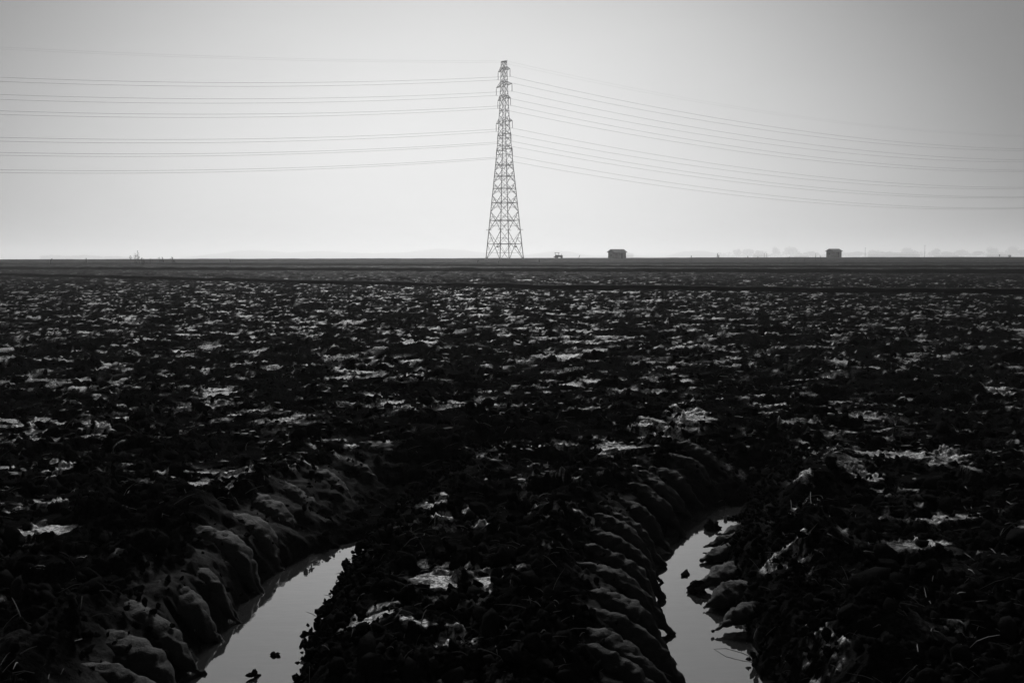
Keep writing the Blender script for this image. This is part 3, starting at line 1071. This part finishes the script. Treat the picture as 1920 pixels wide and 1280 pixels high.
WD = 225
weed(245, 497, 17, WD, 'thin weed at the left edge of the tall weed clump', 1, 1)
weed(256, 498, 28, WD, 'tallest feathery weed of the clump left of the pylon', 2, 2)
weed(262, 496, 16, WD, 'medium weed leaning beside the tallest one', 1, 3)
weed(268, 498, 16, WD, 'twin-stemmed weed at the right edge of the tall clump', 2, 4)
weed(281, 496, 11, WD, 'low weed between the tall clump and the dark bush', 1, 5)
weed(299, 495, 13, WD, 'single-stemmed weed left of the dark bush', 1, 6)
weed(307, 494, 12, WD, 'small-headed weed next to the dark bush', 1, 7)
weed(325, 500, 18, WD, 'dark bushy weed with a spreading top, right of the tall clump', 3, 8, True)
weed(1346, 484, 9, 320, 'leftmost weed of the loose row left of the smaller shed', 2, 9)
weed(1401, 489, 9, 310, 'weed in the row left of the smaller shed, second from left', 1, 10)
weed(1480, 496, 15, 280, 'tallest weed stalk in the row left of the smaller shed', 2, 11)
weed(1510, 495, 13, 280, 'forked weed stalk just left of the smaller shed', 2, 12)
weed(1530, 492, 12, 290, 'weed almost below the left edge of the smaller shed', 1, 13)
weed(1539, 490, 10, 300, 'short weed under the smaller shed', 1, 14)
weed(1456, 500, 6, 260, 'low tuft of weed on the bank left of the smaller shed', 2, 15, True)
weed(1893, 487, 9, 330, 'dark bushy weed near the right end of the levee', 2, 16, True)
weed(1874, 481, 4, 380, 'tiny weed on the skyline at far right', 1, 17)
weed(1727, 494, 10, 290, 'lone thin weed right of the smaller shed', 1, 18)


# ------------------------------------------------------------------ far trees, greenhouses, poles, hills (all in the haze)
def crown_mesh(seed, flat=.8):
    rs = random.Random(seed)
    b = MB()
    lobes = [(rs.uniform(-.28, .28), rs.uniform(-.28, .28), rs.uniform(.38, .72), rs.uniform(.2, .34)) for _ in range(7)]
    lobes.append((0, 0, .55, .36))
    for k in range(520):
        lx, ly, lz, lr = lobes[rs.randrange(len(lobes))]
        v = Vector((rs.gauss(0, 1), rs.gauss(0, 1), rs.gauss(0, 1))).normalized() * lr * rs.uniform(.55, 1.05)
        c = Vector((lx + v.x, ly + v.y, lz + v.z * flat))
        e1 = Vector((rs.uniform(-1, 1), rs.uniform(-1, 1), rs.uniform(-1, 1))).normalized() * rs.uniform(.04, .085)
        e2 = Vector((rs.uniform(-1, 1), rs.uniform(-1, 1), rs.uniform(-1, 1))).normalized() * rs.uniform(.03, .07)
        b.add([c - e1, c + e2, c + e1, c - e2], [(0, 1, 2, 3)])
    return b.mesh('crown')


CR = [crown_mesh(40 + i) for i in range(5)]
for c in CR: c.materials.append(M_LEAF)
tk = MB(); tk.bar((0, 0, -.05), (0, 0, .35), .035, 7, .025)
for a in range(4):
    tk.bar((0, 0, .3), (.2 * math.cos(a * 1.7), .2 * math.sin(a * 1.7), .6), .02, 5, .008)
TRK = tk.mesh('trunk'); TRK.materials.append(M_BARK)


def tree(px, top, wpx, Y, label, i):
    base = at(px, 484, Y); base.z = 0
    tp = at(px, top, Y)
    h = tp.z; wd_ = wpx * Y / F
    t = empty('far_tree', base, i * 1.1, label, 'tree', 'hazy trees on the far skyline')
    c = link('crown', CR[i % 5], None, t); c.scale = (wd_ / .95, wd_ / .95, h / .97)
    k = link('trunk', TRK, None, t); k.scale = (h * .8, h * .8, h)
    return t


TD = 5800
TREES = [
    (1381, 465, 14, 'small hazy tree, leftmost of the far skyline right of the bigger shed'),
    (1400, 465, 26, 'broad low hazy tree just right of the leftmost far tree'),
    (1424, 468, 22, 'low hazy tree above the first long white roof'),
    (1453, 460, 16, 'tall round-topped hazy tree left of the smaller shed'),
    (1483, 461, 29, 'widest dome-shaped hazy tree left of the smaller shed'),
    (1520, 470, 30, 'low flat hazy tree directly left of the smaller shed'),
    (1600, 471, 36, 'low hazy tree directly right of the smaller shed'),
    (1640, 467, 34, 'flat-topped hazy tree right of the first thin pole'),
    (1668, 470, 30, 'low hazy tree left of the big one over the white roofs'),
    (1698, 463, 26, 'high-crowned hazy tree above the white roofs on the right'),
    (1716, 468, 18, 'small hazy tree at the right shoulder of the high-crowned one'),
    (1753, 464, 20, 'upright hazy tree right of the second thin pole'),
    (1775, 470, 30, 'low hazy tree between two taller ones on the right'),
    (1803, 466, 26, 'rounded hazy tree left of the last greenhouse'),
    (1830, 470, 26, 'low spreading hazy tree left of the tall right-hand trees'),
    (1862, 461, 20, 'tall narrow hazy tree above the last greenhouse'),
    (1897, 459, 26, 'tallest hazy tree by the right edge of the picture'),
    (1917, 466, 22, 'hazy tree cut by the right edge of the picture'),
]
for i, (px, tp, wp, lab) in enumerate(TREES):
    tree(px, tp, wp, TD * (1 + .05 * math.sin(i * 2.1)), lab, i)


def mass(name, x0, x1, Y, topf, n, lab, seed):
    rs = random.Random(seed); b = MB()
    for k in range(n):
        px = rs.uniform(x0, x1); t = topf(px)
        z1 = at(px, t, Y).z; z = rs.uniform(-1, max(1, z1))
        c = Vector((at(px, 480, Y).x, Y + rs.uniform(-40, 40), z)); s = Y / F
        e1 = Vector((rs.uniform(-1, 1), rs.uniform(-1, 1), rs.uniform(-.5, .5))).normalized() * s * rs.uniform(1.2, 3)
        e2 = Vector((rs.uniform(-.5, .5), rs.uniform(-1, 1), rs.uniform(-1, 1))).normalized() * s * rs.uniform(.8, 1.6)
        b.add([c - e1, c + e2, c + e1, c - e2], [(0, 1, 2, 3)])
    o_ = b.build(name, M_LEAF)
    return tag(o_, lab, 'treeline', kind='stuff')


mass('far_treeline', 1345, 1990, 6600, lambda x: 475.0 + 1.6 * math.sin(x * .05) + 1.2 * math.sin(x * .21) - (x - 1345) * .002, 2600, 'low hazy treeline along the right-hand skyline', 3)
mass('far_treeline', 78, 245, 6300, lambda x: 479.5 + 1.0 * math.sin(x * .11) + (x > 190) * 2, 2200, 'faint low treeline on the left-hand skyline', 4)


def greenhouse(px, wpx, top, Y, label, roofonly=False):
    q = at(px, 484, Y); q.z = 0
    t = empty('greenhouse', q, R(2), label, 'greenhouse', 'white-roofed greenhouses on the far skyline')
    m = Y / F; L = wpx * m; hh = at(px, top, Y).z
    wall_h = hh * .55; D = 14.0
    b = MB(); b.box((0, 0, wall_h / 2), (L, D, wall_h)); b.build('wall', M_FARWALL, t)
    prof = [(-D / 2 - .3, wall_h)] + [((D / 2 + .3) * -math.cos(math.pi * k / 8), wall_h + (hh - wall_h) * math.sin(math.pi * k / 8)) for k in range(1, 8)] + [(D / 2 + .3, wall_h)]
    b = MB(); b.prism(prof, -L / 2 - .4, L / 2 + .4); b.build('roof', M_PLASTIC, t)
    return t


GD = 4600
greenhouse(1426, 28, 474.5, GD, 'short white-roofed greenhouse left of the smaller shed')
greenhouse(1503, 26, 477, GD, 'low white greenhouse close to the smaller shed on its left')
greenhouse(1676, 96, 473.5, GD, 'longest white-roofed greenhouse, right of the smaller shed')
greenhouse(1774, 44, 476.2, GD, 'mid-sized white-roofed greenhouse second from the right')
greenhouse(1872, 42, 475, GD, 'white-roofed greenhouse nearest the right edge of the picture')
greenhouse(1181, 13, 474.6, GD, 'faint far roof showing just right of the bigger shed')


def pole(px, top, Y, label):
    q = at(px, 484, Y); q.z = 0; h = at(px, top, Y).z
    t = empty('utility_pole', q, 0, label, 'pole', 'thin poles on the far skyline')
    b = MB(); b.bar((0, 0, -.3), (0, 0, h), .40, 8, .28); b.build('shaft', M_STAKE, t)
    b = MB(); b.box((0, 0, h * .93), (h * .18, .3, .25)); b.build('crossbar', M_STAKE, t)
    return t


pole(1622, 464, 2000, 'thin pole right of the smaller shed, left of the longest greenhouse')
pole(1733.5, 459, 2000, 'taller thin pole right of the longest greenhouse')
pole(1433, 475, 1800, 'left one of two stubby posts before the first greenhouse')
pole(1437.5, 475, 1800, 'right one of two stubby posts before the first greenhouse')
pole(1529, 475, 1800, 'short post just left of the smaller shed')


def hill(pts, Y, depth, seed):
    n = 160
    xs = np.linspace(pts[0][0], pts[-1][0], n); ys = np.interp(xs, [a for a, _ in pts], [c for _, c in pts])
    ys = ys + .7 * perlin(xs / 18, xs * 0 + .5, seed) + .35 * perlin(xs / 5, xs * 0 + .2, seed + 1)
    b = MB(); k = 7
    vs = []
    for x, y in zip(xs, ys):
        top = at(x, y, Y)
        for j in range(k):
            f = j / (k - 1) * 2 - 1
            vs.append((top.x, Y + f * depth, max(0.2, top.z) * (1 - f * f) - 1.0 * abs(f)))
    fs = [(i * k + j, (i + 1) * k + j, (i + 1) * k + j + 1, i * k + j + 1) for i in range(n - 1) for j in range(k - 1)]
    b.v = vs; b.f = fs
    o_ = b.build('hills', M_HILL, None, True)
    return tag(o_, kind='structure')


hill([(380, 483), (420, 475), (470, 468), (500, 470), (540, 474), (600, 470), (650, 473), (700, 475), (760, 473), (820, 466), (870, 469), (930, 476), (985, 478), (1015, 474), (1045, 469), (1070, 472), (1100, 479), (1160, 482)], 8200, 900, 5)
hill([(1080, 483), (1120, 480), (1190, 479), (1230, 481), (1260, 480), (1285, 471), (1310, 470), (1335, 475), (1380, 482)], 7600, 800, 9)

# ------------------------------------------------------------------ the air
HAZE = .00031
b = MB(); b.box((0, 0, 36.9), (25000, 25000, 77.8))
hz = b.build('haze', None)
tag(hz, 'thin pale haze over the whole field', 'haze', kind='stuff')
m = bpy.data.materials.new('haze'); m.use_nodes = True
t = m.node_tree; t.nodes.clear()
mo = t.nodes.new('ShaderNodeOutputMaterial'); pv = t.nodes.new('ShaderNodeVolumePrincipled')
pv.inputs['Color'].default_value = (.98, .98, .98, 1); pv.inputs['Density'].default_value = HAZE
pv.inputs['Anisotropy'].default_value = .52
t.links.new(pv.outputs[0], mo.inputs['Volume'])
hz.data.materials.append(m)
